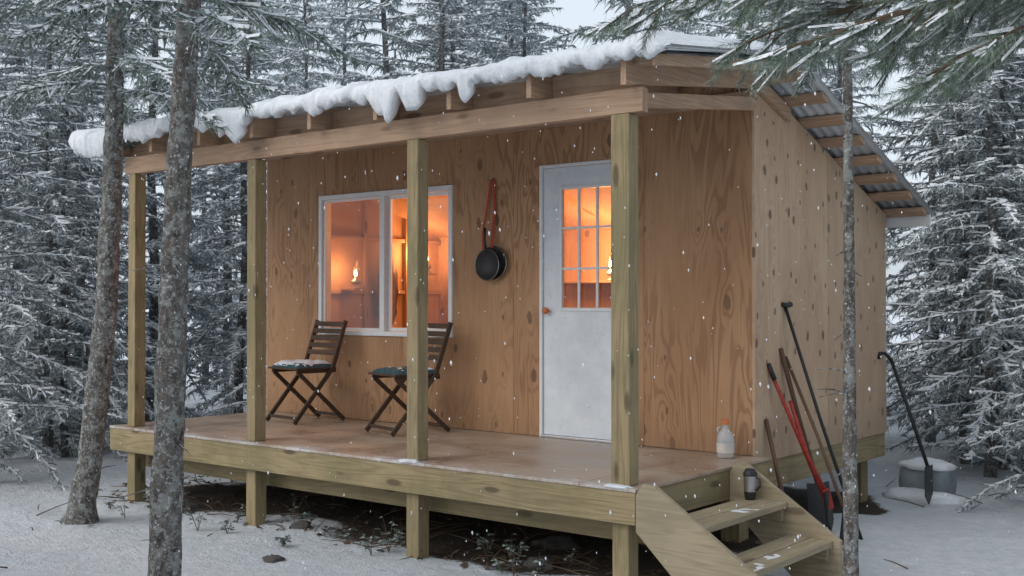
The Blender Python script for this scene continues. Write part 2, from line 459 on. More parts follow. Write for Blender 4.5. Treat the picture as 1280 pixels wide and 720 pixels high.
box('cabin_rim_joist', WX1 - .04, WX1 + .002, WY0 + .0, WY1, DZ - .25, DZ - .052, M['try'], cab)
box('cabin_rim_back', WX0, WX1, WY1 - .04, WY1, DZ - .25, DZ - .055, M['trx'], cab)
box('cabin_rim_left', WX0, WX0 + .04, WY0, WY1 - .04, DZ - .25, DZ - .052, M['try'], cab)
for px in (-.3, -1.9, -3.5, -5.0):
    for py in (WY0 + .1, WY1 - .14):
        box('pier_post', px - .07, px + .07, py - .07, py + .07, -.15, DZ - .251, M['trz'], cab)
X0, X1 = -5.26, 0.0
box('deck_plywood', X0 + .002, X1 + .006, -.006, WY0 - .002, DZ - .02, DZ, M['deck'], cab, .003)
box('deck_rim_front', X0, X1, 0, .038, DZ - .205, DZ - .021, M['trx'], cab)
box('deck_rim_right', X1 - .038, X1 + .001, .039, WY0 - .003, DZ - .205, DZ - .022, M['try'], cab)
box('deck_rim_left', X0, X0 + .038, .039, WY0 - .003, DZ - .205, DZ - .022, M['try'], cab)
for i in range(1, 12):
    x = X0 + (X1 - X0) * i / 12
    box('deck_joist', x - .019, x + .019, .04, WY0 - .003, DZ - .20, DZ - .023, M['try'], cab, 0)
box('deck_beam', X0 + .05, X1 - .05, .24, .30, DZ - .36, DZ - .207, M['trx'], cab)
PX = (-5.02, -3.44, -1.765, -.13)
for i, x in enumerate(PX):
    box('porch_post', x - .05 - .012 * (i > 2), x + .05 + .012 * (i > 2), .045, .15, DZ + .001, 2.745, M['trz'], cab, .006)
    box('deck_pier', x - .055, x + .055, .045 + .002, .155, -.15, DZ - .022, M['trz'], cab, .006)
def blob(name, loc, r, sz, mat, parent, seed=0, amp=.3, res=3):
    import bmesh
    bm = bmesh.new(); bmesh.ops.create_icosphere(bm, subdivisions=res, radius=1)
    for v in bm.verts:
        n = 1 + amp * noise.noise(v.co * 1.7 + Vector((seed, 0, 0))) + amp * .5 * noise.noise(v.co * 4 + Vector((0, seed, 0)))
        v.co = Vector((v.co.x * sz[0] * n, v.co.y * sz[1] * n, v.co.z * sz[2] * n)) * r + Vector(loc)
    me = bpy.data.meshes.new(name); bm.to_mesh(me); bm.free(); me.materials.append(mat)
    me.polygons.foreach_set('use_smooth', [True] * len(me.polygons))
    o = bpy.data.objects.new(name, me); COL.objects.link(o); setparent(o, parent); return o
for i, x in enumerate(PX):
    if i in (2, 3): blob('post_base_snow', (x + .0, .02, DZ + .001), .08, (1.2, .5, .14), M['snow'], cab, i * 3.1)
BX0, BX1 = -5.13, .02
box('porch_beam_outer', BX0, BX1, .05, .088, 2.747, 2.888, M['rawx'], cab)
box('porch_beam_inner', BX0 + .01, BX1 - .01, .09, .128, 2.749, 2.886, M['rawx'], cab)
RX = [-.03, -.70, -1.34, -2.0, -2.66, -3.30, -3.94, -4.58, -5.18]
for x in RX:
    y0, y1 = -.07, WY0 - .003
    prism('porch_rafter', [(y0, roof_front(y0) - .165), (y1, roof_front(y1) - .165), (y1, roof_front(y1) - .026), (y0, roof_front(y0) - .026)], 'x', x - .019, x + .019, M['rawy'], cab)
prism('side_tie_board', [(.16, 2.79), (WY0 - .005, 2.97), (WY0 - .005, 3.06), (.16, 2.88)], 'x', -.105, -.067, M['rawy'], cab)
for i in range(len(RX) - 1):
    a, b = RX[i + 1] + .02, RX[i] - .02
    box('rafter_blocking', a, b, .14, .175, 2.90, roof_front(.09) - .03, M['rawx'], cab)
box('wall_ledger', WX0, WX1 + .0, WY0 - .04, WY0 - .002, 3.02, 3.105, M['rawx'], cab)
yy = WY0 + .12
ROX0, ROX1 = -5.66, .26
while yy < 4.22:
    z = roof_back(yy)
    prism('roof_purlin', [(yy - .045, z - .058 + .015), (yy + .045, z - .058 - .015), (yy + .045, z - .018 - .015), (yy - .045, z - .018 + .015)], 'x', ROX0 + .03, ROX1 - .04, M['rawx'], cab)
    yy += .335
for yy in (.05, .5, .95, 1.4):
    z = roof_front(yy)
    box('porch_purlin', -.009, ROX1 - .09, yy - .04, yy + .04, z - .06, z - .022, M['rawx'], cab)
prism('rake_board', [(-.09, roof_front(-.09) - .085), (WY0 - .03, roof_front(WY0) - .085), (WY0 - .03, roof_front(WY0) - .019), (-.09, roof_front(-.09) - .019)], 'x', ROX1 - .088, ROX1 - .068, M['rawy'], cab)
box('rear_fascia', ROX0 + .02, ROX1 - .03, 4.21, 4.235, roof_back(4.22) - .12, roof_back(4.22) - .02, M['white'], cab)
prism('gable_rafter', [(WY0 - .02, roof_back(WY0) - .16), (WY0 + .5, roof_back(WY0 + .5) - .16), (WY0 + .5, roof_back(WY0 + .5) - .066), (WY0 - .02, roof_back(WY0) - .066)], 'x', WX1 + .018, WX1 + .055, M['rawy'], cab)
def corr(name, ya, yb, zf, x0, x1):
    n = int((x1 - x0) / .012); V = []; F = []
    for i in range(n + 1):
        x = x0 + (x1 - x0) * i / n; c = .007 * math.sin(x * 2 * math.pi / .076)
        for (y) in (ya, yb):
            V.append((x, y, zf(y) + c)); V.append((x, y, zf(y) + c - .003))
    for i in range(n):
        a = i * 4; b = a + 4
        F += [(a, b, b + 2, a + 2), (a + 1, a + 3, b + 3, b + 1), (a, a + 1, b + 1, b), (a + 2, b + 2, b + 3, a + 3)]
    return mesh_obj(name, V, F, [M['metal']], None, cab, smooth=True)
corr('metal_roof_back', WY0 - .03, 4.26, lambda y: roof_back(y) - .002, ROX0, ROX1)
corr('metal_roof_front', -.10, WY0 - .0, lambda y: roof_front(y) - .008, ROX0, ROX1 - .06)
box('ridge_cap', ROX0, ROX1 + .004, WY0 - .06, WY0 + .1, roof_front(WY0) + .002, roof_front(WY0) + .010, M['metal'], cab)
def clump(x):
    d = .025 + .07 * max(0, noise.noise(Vector((x * 3.1, 2, 5)))) + .09 * max(0, noise.noise(Vector((x * 8, 7, 5)))) + .03 * noise.noise(Vector((x * 19, 7, 1)))
    for c, w, a in ((-1.86, .13, .13), (-1.6, .09, .12), (-1.15, .05, .12), (-3.42, .1, .17), (-3.6, .06, .08), (-5.3, .35, .13), (-.5, .08, .03), (-2.55, .07, .05), (-4.6, .25, .04)):
        d += a * max(0, 1 - ((x - c) / w) ** 2) ** .6 if abs(x - c) < w else 0
    return max(.01, d)
def roof_snow():
    V = []; F = []; n = 900; xa, xb = ROX0 - .08, ROX1 - .01
    for i in range(n + 1):
        x = xa + (xb - xa) * i / n
        e = min(1, (x - xa) / .1 + .05, (xb - x) / .08 + .05) ** .5
        t = (.085 + .05 * noise.noise(Vector((x * 2.2, 0, 3))) + .03 * noise.noise(Vector((x * 8, 0, 3))) + .016 * noise.noise(Vector((x * 21, 0, 3)))) * e
        d = clump(x) * e
        o = -.09 - .07 * e - .035 * noise.noise(Vector((x * 6, 3, 1))) - .025 * noise.noise(Vector((x * 17, 3, 1)))
        prof = [(1.62, .015), (1.5, t * .8), (1.1, t), (.7, t * 1.05), (.35, t), (.1, t), (-.03, t * 1.02), (o + .07, t * .97), (o + .02, t * .72), (o - .003, t * .25), (o + .002, -d * .45), (o + .02, -d * .85), (o + .04, -d), (-.075, -d * .8), (-.09, -.012)]
        for j, (y, h) in enumerate(prof):
            k = noise.noise(Vector((x * 14, y * 14 + j, 2.2))) * .016 + noise.noise(Vector((x * 38, y * 30 + j * 2, 5.2))) * .011
            V.append((x, y + k * .8, roof_front(max(y, -.1)) + h + k * (1 if j else 0)))
    m = len(prof)
    for i in range(n):
        for j in range(m - 1):
            a = i * m + j; F.append((a, a + 1, a + m + 1, a + m))
    F.append(tuple(range(m))); F.append(tuple(n * m + j for j in range(m - 1, -1, -1)))
    mesh_obj('roof_snow_front', V, F, [M['snow']], None, cab, smooth=True)
    V = []; F = []; nx_ = 240; ny = 30
    for i in range(nx_ + 1):
        x = ROX0 + .02 + (ROX1 - .06 - ROX0) * i / nx_
        for j in range(ny + 1):
            y = WY0 - .02 + 2.5 * j / ny
            e = min(1, i / 6, (nx_ - i) / 4, j / 2 + .4, (ny - j) / 2)
            V.append((x, y, roof_back(y) + .004 + e * (.04 + .02 * noise.noise(Vector((x * 3, y * 3, 1))))))
    for i in range(nx_):
        for j in range(ny):
            a = i * (ny + 1) + j; F.append((a, a + ny + 1, a + ny + 2, a + 1))
    mesh_obj('roof_snow_back', V, F, [M['snow']], None, cab, smooth=True)
roof_snow()
# stairs
def stringer(y0, y1):
    poly = [(.004, DZ - .24), (.004, DZ - .03), (.05, DZ + .035), (.12, DZ + .03), (.735, .245), (.735, -.08), (.50, -.08)]
    prism('stair_stringer', poly, 'y', y0, y1, M['stx'], cab)
stringer(.0, .038); stringer(1.10, 1.138)
for z, x in ((.445, .12), (.245, .41)):
    box('stair_tread', x, x + .137, .041, 1.097, z - .038, z, M['sty'], cab, .004)
    box('stair_tread', x + .145, x + .282, .041, 1.097, z - .038, z, M['sty'], cab, .004)
    box('tread_cleat', x + .01, x + .26, 1.06, 1.099, z - .12, z - .04, M['stx'], cab)
def thin_snow(x0, x1, y0, y1, z, seed, thr=0.0):
    V = []; F = []; nx_, ny = 14, 60
    for i in range(nx_ + 1):
        for j in range(ny + 1):
            x = x0 + (x1 - x0) * i / nx_; y = y0 + (y1 - y0) * j / ny
            h = .012 * (noise.noise(Vector((x * 5 + seed, y * 5, 1))) + .5 * noise.noise(Vector((x * 17, y * 17 + seed, 1))) + thr)
            e = min(i, nx_ - i, j, ny - j)
            V.append((x, y, z + (min(.006, h) if e else -.004)))
    for i in range(nx_):
        for j in range(ny):
            a = i * (ny + 1) + j; F.append((a, a + ny + 1, a + ny + 2, a + 1))
    mesh_obj('tread_snow', V, F, [M['snow']], None, cab, smooth=True)
thin_snow(.27, .40, .05, 1.09, .4455, 4, -.45)
thin_snow(.415, .545, .05, 1.09, .2455, 7, -.4); thin_snow(.56, .69, .05, 1.09, .2455, 9, -.3)
# interior things
box('shelf_board', -3.4, -1.2, 3.60, 3.965, 1.848, 1.868, M['rawx'], cab)
box('table_top', -4.6, -3.5, 2.7, 3.3, 1.33, 1.36, M['rawx'], cab)
for x in (-4.55, -3.55):
    for y in (2.75, 3.25): box('table_leg', x - .03, x + .03, y - .03, y + .03, DZ + .016, 1.329, M['rawz'], cab)
for z in (1.0, 1.75, 2.3): box('wall_girt', -5.118, -5.08, WY0 + .12, WY1 - .11, z, z + .04, M['rawy'], cab)
for y in (2.2, 2.8, 3.4): box('wall_stud', -5.117, -5.07, y, y + .04, DZ + .02, 2.7, M['rawz'], cab)
blob('hanging_coat', (-5.0, 3.05, 1.75), .3, (.3, .45, 1.3), M['handle'], cab, 4)

def point(name, loc, e, c, r, parent):
    l = bpy.data.lights.new(name, 'POINT'); l.energy = e; l.color = c; l.shadow_soft_size = r
    o = bpy.data.objects.new(name, l); o.location = loc; COL.objects.link(o); setparent(o, parent)
def oil_lamp(loc, e):
    p = empty('oil_lamp', loc)
    lathe('font', [(0, 0), (.045, 0), (.05, .012), (.02, .03), (.05, .06), (.05, .085), (.02, .1), (.02, .115)], M['steel'], p, loc)
    lathe('flame', [(0, .12), (.014, .135), (.018, .155), (.008, .185), (0, .195)], M['flame'], p, loc)
    lathe('chimney', [(.022, .115), (.04, .15), (.035, .2), (.02, .25), (.02, .29)], M['glass'], p, loc)
    point('lamp_light', (loc[0], loc[1] - .12, loc[2] + .2), e, (1, .41, .15), .08, p)
    return p
oil_lamp((-2.62, 3.68, 1.870), 32)
oil_lamp((-4.95, 2.55, 1.80), 10)
box('sconce_shelf', -5.12, -4.88, 2.47, 2.63, 1.775, 1.797, M['rawx'], cab)
oil_lamp((-4.95, 3.6, 1.98), 14)
box('sconce_shelf', -5.12, -4.88, 3.52, 3.68, 1.957, 1.978, M['rawx'], cab)
point('room_light', (-3.2, 2.5, 2.4), 40, (1, .39, .13), .15, cab)
lathe('radio_light', [(0, 0), (.012, 0), (.012, .02), (0, .02)], M['ember'], cab, (-3.5, 2.78, 1.40))

# ------------------------------------------------------------ folding chairs
def chair(x, y, rot, snow):
    p = empty('folding_chair', (x, y, DZ + .002)); p.rotation_euler = (0, 0, rot)
    w = .21
    for s in (-1, 1):
        X = s * w
        bar('long_rail_low', (X, -.27, .01), (X, .13, .47), .022, .036, M['dkz'], p, (0, 1, 0), local=True)
        bar('long_rail_high', (X, .127, .465), (X, .27, .88), .022, .036, M['dkz'], p, (0, 1, 0), local=True)
        X2 = s * (w - .026)
        bar('short_leg', (X2, -.21, .435), (X2, .27, .01), .022, .034, M['dkz'], p, (0, 1, 0), local=True)
        bar('seat_rail', (X2, -.23, .445), (X2, .18, .445), .022, .03, M['dky'], p, local=True)
    for i in range(6):
        yy = -.225 + i * .072
        box('seat_slat', -w - .01, w + .01, yy - .027, yy + .027, .462, .478, M['dkx'], p, .003, local=True)
    for i in range(5):
        t = i / 4; z = .60 + .25 * t; yb = .127 + (z - .465) * .345
        bar('back_slat', (-w + .01, yb - .012, z), (w - .01, yb - .012, z), .012, .042, M['dkx'], p, (0, .33, 1), local=True)
    for (yy, z) in ((-.235, .05), (.225, .05)):
        bar('foot_bar', (-w, yy, z), (w, yy, z), .02, .026, M['dkx'], p, local=True)
    V = []; F = []; n = 22
    for i in range(n + 1):
        for j in range(n + 1):
            u = i / n * 2 - 1; v = j / n * 2 - 1
            e = (1 - abs(u) ** 6) * (1 - abs(v) ** 6)
            h = .04 * e ** .5 * (1 + .15 * noise.noise(Vector((u * 3, v * 3, x)))) - .008 * math.exp(-((u * u + v * v) / .02))
            V.append((u * .2, v * .2 - .03, .479 + h))
    for i in range(n):
        for j in range(n):
            a = i * (n + 1) + j; F.append((a, a + n + 1, a + n + 2, a + 1))
    mesh_obj('cushion', V, F, [M['teal']], None, p, True, local=True)
    V2 = []
    for k, (a, b, c) in enumerate(V):
        nn = noise.noise(Vector((a * 9 + x, b * 9, 3))) + .4 * noise.noise(Vector((a * 30, b * 30, 3))) + snow
        V2.append((a * .96, b * .96, c + min(.018, max(-.012, nn * .03))))
    mesh_obj('cushion_snow', V2, F, [M['snow']], None, p, True, local=True)
    return p
chair(-4.22, 1.27, math.radians(-6), .35)
chair(-2.93, 1.22, math.radians(-16), -.22)

# ------------------------------------------------------------ pans on the wall
pan = empty('frying_pan', (-2.40, 1.62, 2.0))
def disc(name, x, z, r, y, mat, rim):
    lathe(name, [(0, y - .004), (r * .82, y - .004), (r, y - .035), (r + .004, y - .036), (r + .002, y - .03), (r * .86, y + .002), (0, y + .002)], mat, pan, (x, 0, z), 'y', 40)
    lathe(name + '_rim', [(r + .005, y - .04), (r + .01, y - .036), (r + .005, y - .032), (r, y - .036), (r + .005, y - .04)], rim, pan, (x, 0, z), 'y', 40)
disc('pan_dish', -2.365, 1.982, .128, 1.645, M['steel'], M['steel'])
disc('skillet_dish', -2.40, 1.965, .118, 1.605, M['black'], M['steel'])
def ribbon(name, pts, w, mat, par):
    for i in range(len(pts) - 1): bar(name, pts[i], pts[i + 1], w, .004, mat, par, (0, 1, 0), 0)
ribbon('strap', [(-2.40, 1.635, 2.66), (-2.375, 1.63, 2.62), (-2.37, 1.63, 2.4), (-2.375, 1.60, 2.10)], .024, M['redstrap'], pan)
ribbon('strap', [(-2.40, 1.635, 2.66), (-2.415, 1.63, 2.60), (-2.46, 1.625, 2.35), (-2.47, 1.60, 2.22), (-2.45, 1.58, 2.09)], .018, M['redstrap'], pan)
tube('skillet_handle', [(-2.42, 1.585, 2.07), (-2.42, 1.565, 2.16), (-2.42, 1.57, 2.26)], [.012, .009, .011], M['black'], pan)
tube('hook', [(-2.40, 1.652, 2.655), (-2.40, 1.62, 2.655), (-2.40, 1.615, 2.675)], .005, M['steel'], pan, 8)

# ------------------------------------------------------------ jug and mug
jug = empty('glass_jug', (-.22, 1.47, DZ))
jl = (-.22, 1.47, DZ + .002)
lathe('jug_body', [(0, 0), (.05, 0), (.058, .01), (.058, .12), (.05, .155), (.025, .19), (.02, .215), (.023, .22), (.023, .23)], M['jug'], jug, jl)
lathe('jug_label', [(.0595, .035), (.0595, .10)], M['label'], jug, jl)
lathe('jug_cap', [(.026, .222), (.026, .25), (.022, .256), (0, .256)], M['orange'], jug, jl)
tube('jug_ring', [(-.245, 1.45, DZ + .21), (-.262, 1.435, DZ + .20), (-.26, 1.44, DZ + .175), (-.25, 1.45, DZ + .165)], .006, M['jug'], jug, 8)
mug = empty('travel_mug', (.19, 1.02, .447)); ml = (.19, 1.02, .447)
lathe('mug_body', [(0, 0), (.03, 0), (.034, .01), (.038, .05)], M['black'], mug, ml)
lathe('mug_band', [(.0385, .05), (.041, .145)], M['steel'], mug, ml)
lathe('mug_lid', [(.043, .145), (.043, .165), (.036, .175), (.03, .188), (0, .188)], M['black'], mug, ml)
tube('mug_handle', [(.232, 1.02, .585), (.255, 1.02, .575), (.258, 1.02, .535), (.232, 1.02, .505)], .006, M['black'], mug, 8)

# ------------------------------------------------------------ leaning tools
bc = empty('digging_bar', (.3, 2.2, 0))
tube('bar_shaft', [(.42, 2.22, .03), (.15, 2.16, .85), (-.085, 2.11, 1.63)], [.013, .012, .012], M['black'], bc)
tube('bar_grip', [(-.085, 2.06, 1.65), (-.082, 2.11, 1.645), (-.07, 2.17, 1.65)], .017, M['black'], bc)
sh = empty('brown_handled_shovel', (.0, 2.2, 0))
tube('shaft', [(.06, 2.33, .35), (-.02, 2.18, .85), (-.085, 2.03, 1.34)], .017, M['handle'], sh)
mesh_obj('blade', [(.02, 2.22, .38), (.10, 2.42, .38), (.03, 2.24, .1), (.13, 2.44, .1), (.09, 2.36, .03), (.07, 2.33, .37), (.10, 2.33, .12)], [(0, 5, 6, 2), (5, 1, 3, 6), (2, 6, 4), (6, 3, 4)], [M['black']], None, sh, True)
rt = empty('bolt_cutter', (.05, 2.1, 0))
tube('handle_a', [(.17, 2.16, .32), (.03, 2.0, .8), (-.085, 1.85, 1.21)], .014, M['red'], rt)
tube('handle_b', [(.19, 2.20, .30), (.10, 2.06, .6), (.0, 2.0, .98)], .014, M['red'], rt)
tube('grip_a', [(-.06, 1.88, 1.13), (-.09, 1.845, 1.24)], .018, M['black'], rt)
prism('jaw', [(2.12, .34), (2.20, .36), (2.26, .12), (2.22, .06), (2.17, .14)], 'x', .185, .205, M['black'], rt)
bar('jaw_link', (.18, 2.17, .36), (.20, 2.2, .22), .03, .06, M['red'], rt)
ax = empty('axe', (.0, 1.8, 0))
tube('axe_handle', [(.07, 1.86, .12), (.0, 1.82, .45), (-.085, 1.80, .86)], [.018, .014, .016], M['handle'], ax)
prism('axe_head', [(1.80, .06), (1.94, .03), (1.94, .15), (1.80, .12)], 'x', .06, .085, M['steel'], ax)
sv = empty('scoop_shovel', (.45, 2.0, 0))
V = []; F = []
for i in range(9):
    for j in range(9):
        u = i / 8 - .5; v = j / 8
        V.append((.40 + .04 * v + .12 * u * u, 1.9 + u * .2 * (1 - .4 * (1 - v)), .04 + v * .26))
for i in range(8):
    for j in range(8):
        a = i * 9 + j; F.append((a, a + 9, a + 10, a + 1))
o = mesh_obj('scoop', V, F, [M['black']], None, sv, True); sm = o.modifiers.new('s', 'SOLIDIFY'); sm.thickness = .006
tube('scoop_shaft', [(.44, 1.9, .26), (.2, 2.0, .75), (-.08, 2.1, 1.28)], .012, M['handle'], sv)
gs = empty('garden_spade', (.1, 4.1, 0))
tube('spade_shaft', [(.26, 4.05, .3), (.12, 4.02, .75), (-.02, 3.99, 1.18)], .015, M['black'], gs)
tube('spade_grip', [(-.02, 3.99, 1.18), (-.06, 3.95, 1.24), (-.085, 3.9, 1.24), (-.08, 3.87, 1.2)], .015, M['black'], gs)
prism('spade_blade', [(3.96, .32), (4.14, .32), (4.14, .08), (4.05, .0), (3.96, .08)], 'x', .26, .268, M['black'], gs)
bl = empty('plastic_barrel', (.1, 4.45, .13))
lathe('barrel_body', [(0, -.2), (.14, -.2), (.16, -.18), (.165, -.1), (.158, -.09), (.158, .09), (.165, .1), (.16, .18), (.14, .2), (0, .2)], M['barrel'], bl, (.12, 4.45, .13), 'x')
blob('barrel_snow', (.12, 4.43, .27), .19, (1.15, .85, .28), M['snow'], bl, 4)
blob('drift_snow', (.15, 4.3, .02), .3, (1.2, .6, .22), M['snow'], bl, 9)

# ------------------------------------------------------------ conifers
def twigs(V, F, MI, rng, L, az, p0, slope, droop, twsp, snowp, tw, mN, mS, fine=1.0, shoots=3):
    ca, sa = math.cos(az), math.sin(az)
    n = max(3, int(L / twsp))
    def P(t):
        return (p0[0] + ca * L * t, p0[1] + sa * L * t, p0[2] + L * (slope * t - droop * t * t))
    prev = p0
    for i in range(n + 1):
        t = (i + .3) / (n + .3)
        p = P(t)
        if i:
            q = prev; w = (.012 + .016 * (1 - t)) * fine; b = len(V)
            h = rng.uniform(.006, .03) * fine
            V.extend([(q[0] - sa * w, q[1] + ca * w, q[2]), (q[0], q[1], q[2] + h), (q[0] + sa * w, q[1] - ca * w, q[2]),
                      (p[0] - sa * w, p[1] + ca * w, p[2]), (p[0], p[1], p[2] + h), (p[0] + sa * w, p[1] - ca * w, p[2]), (q[0], q[1], q[2] - .015), (p[0], p[1], p[2] - .015)])
            if rng.random() < snowp + .1:
                F.extend([(b, b + 1, b + 4, b + 3), (b + 1, b + 2, b + 5, b + 4)]); MI.extend([mS, mS])
            F.extend([(b, b + 3, b + 7, b + 6), (b + 2, b + 5, b + 7, b + 6)]); MI.extend([mN, mN])
        prev = p
        if t < .12: continue
        for side in (-1, 1):
            tl = (.07 + .28 * L * (1.08 - t) * min(1, t * 3.2)) * rng.uniform(.5, 1.3)
            tl = min(tl, .38)
            a2 = az + side * rng.uniform(.35, 1.25)
            pit = rng.uniform(-1.0, .1)
            c2, s2 = math.cos(a2), math.sin(a2); cp, sp = math.cos(pit), math.sin(pit)
            q0 = p
            q1 = (p[0] + c2 * cp * tl * .55, p[1] + s2 * cp * tl * .55, p[2] + sp * tl * .55)
            pp = pit - rng.uniform(-.1, .6); a3 = a2 + rng.uniform(-.5, .5); c3, s3 = math.cos(a3), math.sin(a3); cp2, sp2 = math.cos(pp), math.sin(pp)
            q2 = (q1[0] + c3 * cp2 * tl * .45, q1[1] + s3 * cp2 * tl * .45, q1[2] + sp2 * tl * .45)
            w = tw * rng.uniform(.6, 1.3)
            rr = rng.uniform(-.9, .9) + (1.2 if rng.random() < .5 else 0)
            hx, hz = math.cos(rr) * w, math.sin(rr) * w
            ox, oy, oz = -s2 * hx, c2 * hx, hz
            b = len(V)
            V.extend([(q0[0] - ox * .6, q0[1] - oy * .6, q0[2] - oz * .6), (q0[0] + ox * .6, q0[1] + oy * .6, q0[2] + oz * .6),
                      (q1[0] + ox, q1[1] + oy, q1[2] + oz), (q1[0] - ox, q1[1] - oy, q1[2] - oz), q2])
            F.extend([(b, b + 1, b + 2, b + 3), (b + 3, b + 2, b + 4)]); MI.extend([mN, mN])
            sn = rng.random() < snowp
            if sn:
                w2 = w * rng.uniform(.6, 1.3); h = rng.uniform(.006, .028) * fine
                b = len(V)
                V.extend([(q0[0] + s2 * w2 * .5, q0[1] - c2 * w2 * .5, q0[2] + .002), (q0[0], q0[1], q0[2] + h), (q0[0] - s2 * w2 * .5, q0[1] + c2 * w2 * .5, q0[2] + .002),
                          (q1[0] + s2 * w2, q1[1] - c2 * w2, q1[2] + .001), (q1[0], q1[1], q1[2] + h * 1.2), (q1[0] - s2 * w2, q1[1] + c2 * w2, q1[2] + .001)])
                F.extend([(b, b + 1, b + 4, b + 3), (b + 1, b + 2, b + 5, b + 4)]); MI.extend([mS] * 2)
            for u in range(shoots):
                f = rng.uniform(.2, 1); b = len(V)
                qq = (q0[0] + (q1[0] - q0[0]) * f, q0[1] + (q1[1] - q0[1]) * f, q0[2] + (q1[2] - q0[2]) * f)
                sl_ = rng.uniform(.04, .12) * fine; a4 = a2 + rng.choice((-1, 1)) * rng.uniform(.4, 1.1); dz = rng.uniform(-1.3, .25)
                hw = w * .8; ra = rng.uniform(0, 3.1)
                e = (qq[0] + math.cos(a4) * sl_, qq[1] + math.sin(a4) * sl_, qq[2] + dz * sl_)
                V.extend([(qq[0] - math.sin(a4) * hw * math.cos(ra), qq[1] + math.cos(a4) * hw * math.cos(ra), qq[2] - hw * math.sin(ra)), (qq[0] + math.sin(a4) * hw * math.cos(ra), qq[1] - math.cos(a4) * hw * math.cos(ra), qq[2] + hw * math.sin(ra)), e])
                F.append((b, b + 1, b + 2)); MI.append(mS if (dz > -.55 and sn and u < 2) else mN)
def spruce_mesh(name, seed, H, RR, z0, step, twsp, snowp, tw, nm='needle'):
    rng = random.Random(seed); V = []; F = []; MI = []
    tp = [(.03 * math.sin(i * 1.3 + seed), .03 * math.cos(i * 1.7 + seed), -.3 + (H + .3) * i / 12) for i in range(13)]
    r0 = .007 * H + .012
    tubegeo(V, F, MI, tp, [r0 * (1 - i / 12.6) + .006 for i in range(13)], 8, 0)
    z = z0; az = rng.uniform(0, 6)
    while z < H * .985:
        rel = (z - z0) / (H - z0)
        L = (RR * ((1 - rel) ** .75) * rng.uniform(.45, 1.2) + .08) * min(1, .55 + rel * 4)
        az += 2.4 + rng.uniform(-.5, .5)
        twigs(V, F, MI, rng, L, az, (0, 0, z), rng.uniform(-.25, .15) + .4 * rel, rng.uniform(.1, .55) * (1 - .6 * rel), twsp, snowp, tw, 1, 2)
        z += step * rng.uniform(.5, 1.5) * (1 - .45 * rel)
    me = bpy.data.meshes.new(name); me.from_pydata(V, [], F)
    for m in (M['barkd'], M[nm], M['snow']): me.materials.append(m)
    me.polygons.foreach_set('material_index', MI); me.update(); return me
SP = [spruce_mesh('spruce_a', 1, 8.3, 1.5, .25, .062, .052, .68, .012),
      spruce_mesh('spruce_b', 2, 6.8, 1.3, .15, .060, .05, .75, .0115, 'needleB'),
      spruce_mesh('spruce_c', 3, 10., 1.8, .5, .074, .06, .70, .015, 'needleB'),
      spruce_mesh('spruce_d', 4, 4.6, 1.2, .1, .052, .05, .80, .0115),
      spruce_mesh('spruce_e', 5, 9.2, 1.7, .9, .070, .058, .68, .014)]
forest = empty('spruce_forest', (0, 0, 0))
camxy = (3.45, -5.40)
def blocked(x, y, r):
    if -7.2 - r < x < 1.4 + r and -2.2 - r < y < 4.9 + r: return True
    dx, dy = x - camxy[0], y - camxy[1]
    dep = -.626 * dx + .78 * dy; X = .78 * dx + .626 * dy
    if math.hypot(dx, dy) < 4.2: return True
    if dep > 0 and abs(X) < dep * .56 + .7 and dep < 10.2: return True
    return False
rng = random.Random(21); cnt = 0
gx = -28
cands = []
while gx < 14:
    gy = -12
    while gy < 28:
        cands.append((gx + rng.uniform(-.8, .8), gy + rng.uniform(-.8, .8))); gy += 1.8
    gx += 1.8
rng.shuffle(cands)
for (x, y) in cands:
    dx, dy = x - camxy[0], y - camxy[1]; dep = -.626 * dx + .78 * dy; X = .78 * dx + .626 * dy
    dist = math.hypot(dx, dy)
    if dist > 25: continue
    infr = dep > 0 and abs(X) < dep * .60 + 1.6
    if not infr and (rng.random() < .85 or dist > 12): continue
    k = rng.choices(range(5), [3, 3, 3, 2, 3])[0]
    if dist < 14 and k == 2: k = 1
    if dist > 17: k = rng.choice((2, 4, 0))
    sc = rng.uniform(.72, 1.1)
    if blocked(x, y, .75 * sc): continue
    if dist > 16 and rng.random() < .5: continue
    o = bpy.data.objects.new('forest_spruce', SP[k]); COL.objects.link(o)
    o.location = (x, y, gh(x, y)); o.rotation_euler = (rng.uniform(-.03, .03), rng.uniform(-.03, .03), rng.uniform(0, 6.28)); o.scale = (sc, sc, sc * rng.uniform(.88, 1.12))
    o.parent = forest; cnt += 1
for (x, y, k, sc, rz) in ((-6.9, -.2, 0, .72, 1.), (-8.1, 1.0, 1, .9, 2.), (-6.6, 3.3, 1, .85, .5), (1.15, 4.45, 3, .62, 2.5), (-6.4, 5.4, 0, 1., 4), (.2, 6.5, 1, .9, 5), (1.9, 5.6, 1, .8, 3)):
    o = bpy.data.objects.new('spruce_tree', SP[k]); COL.objects.link(o); o.location = (x, y, gh(x, y) - .02); o.rotation_euler = (0, 0, rz); o.scale = (sc,) * 3

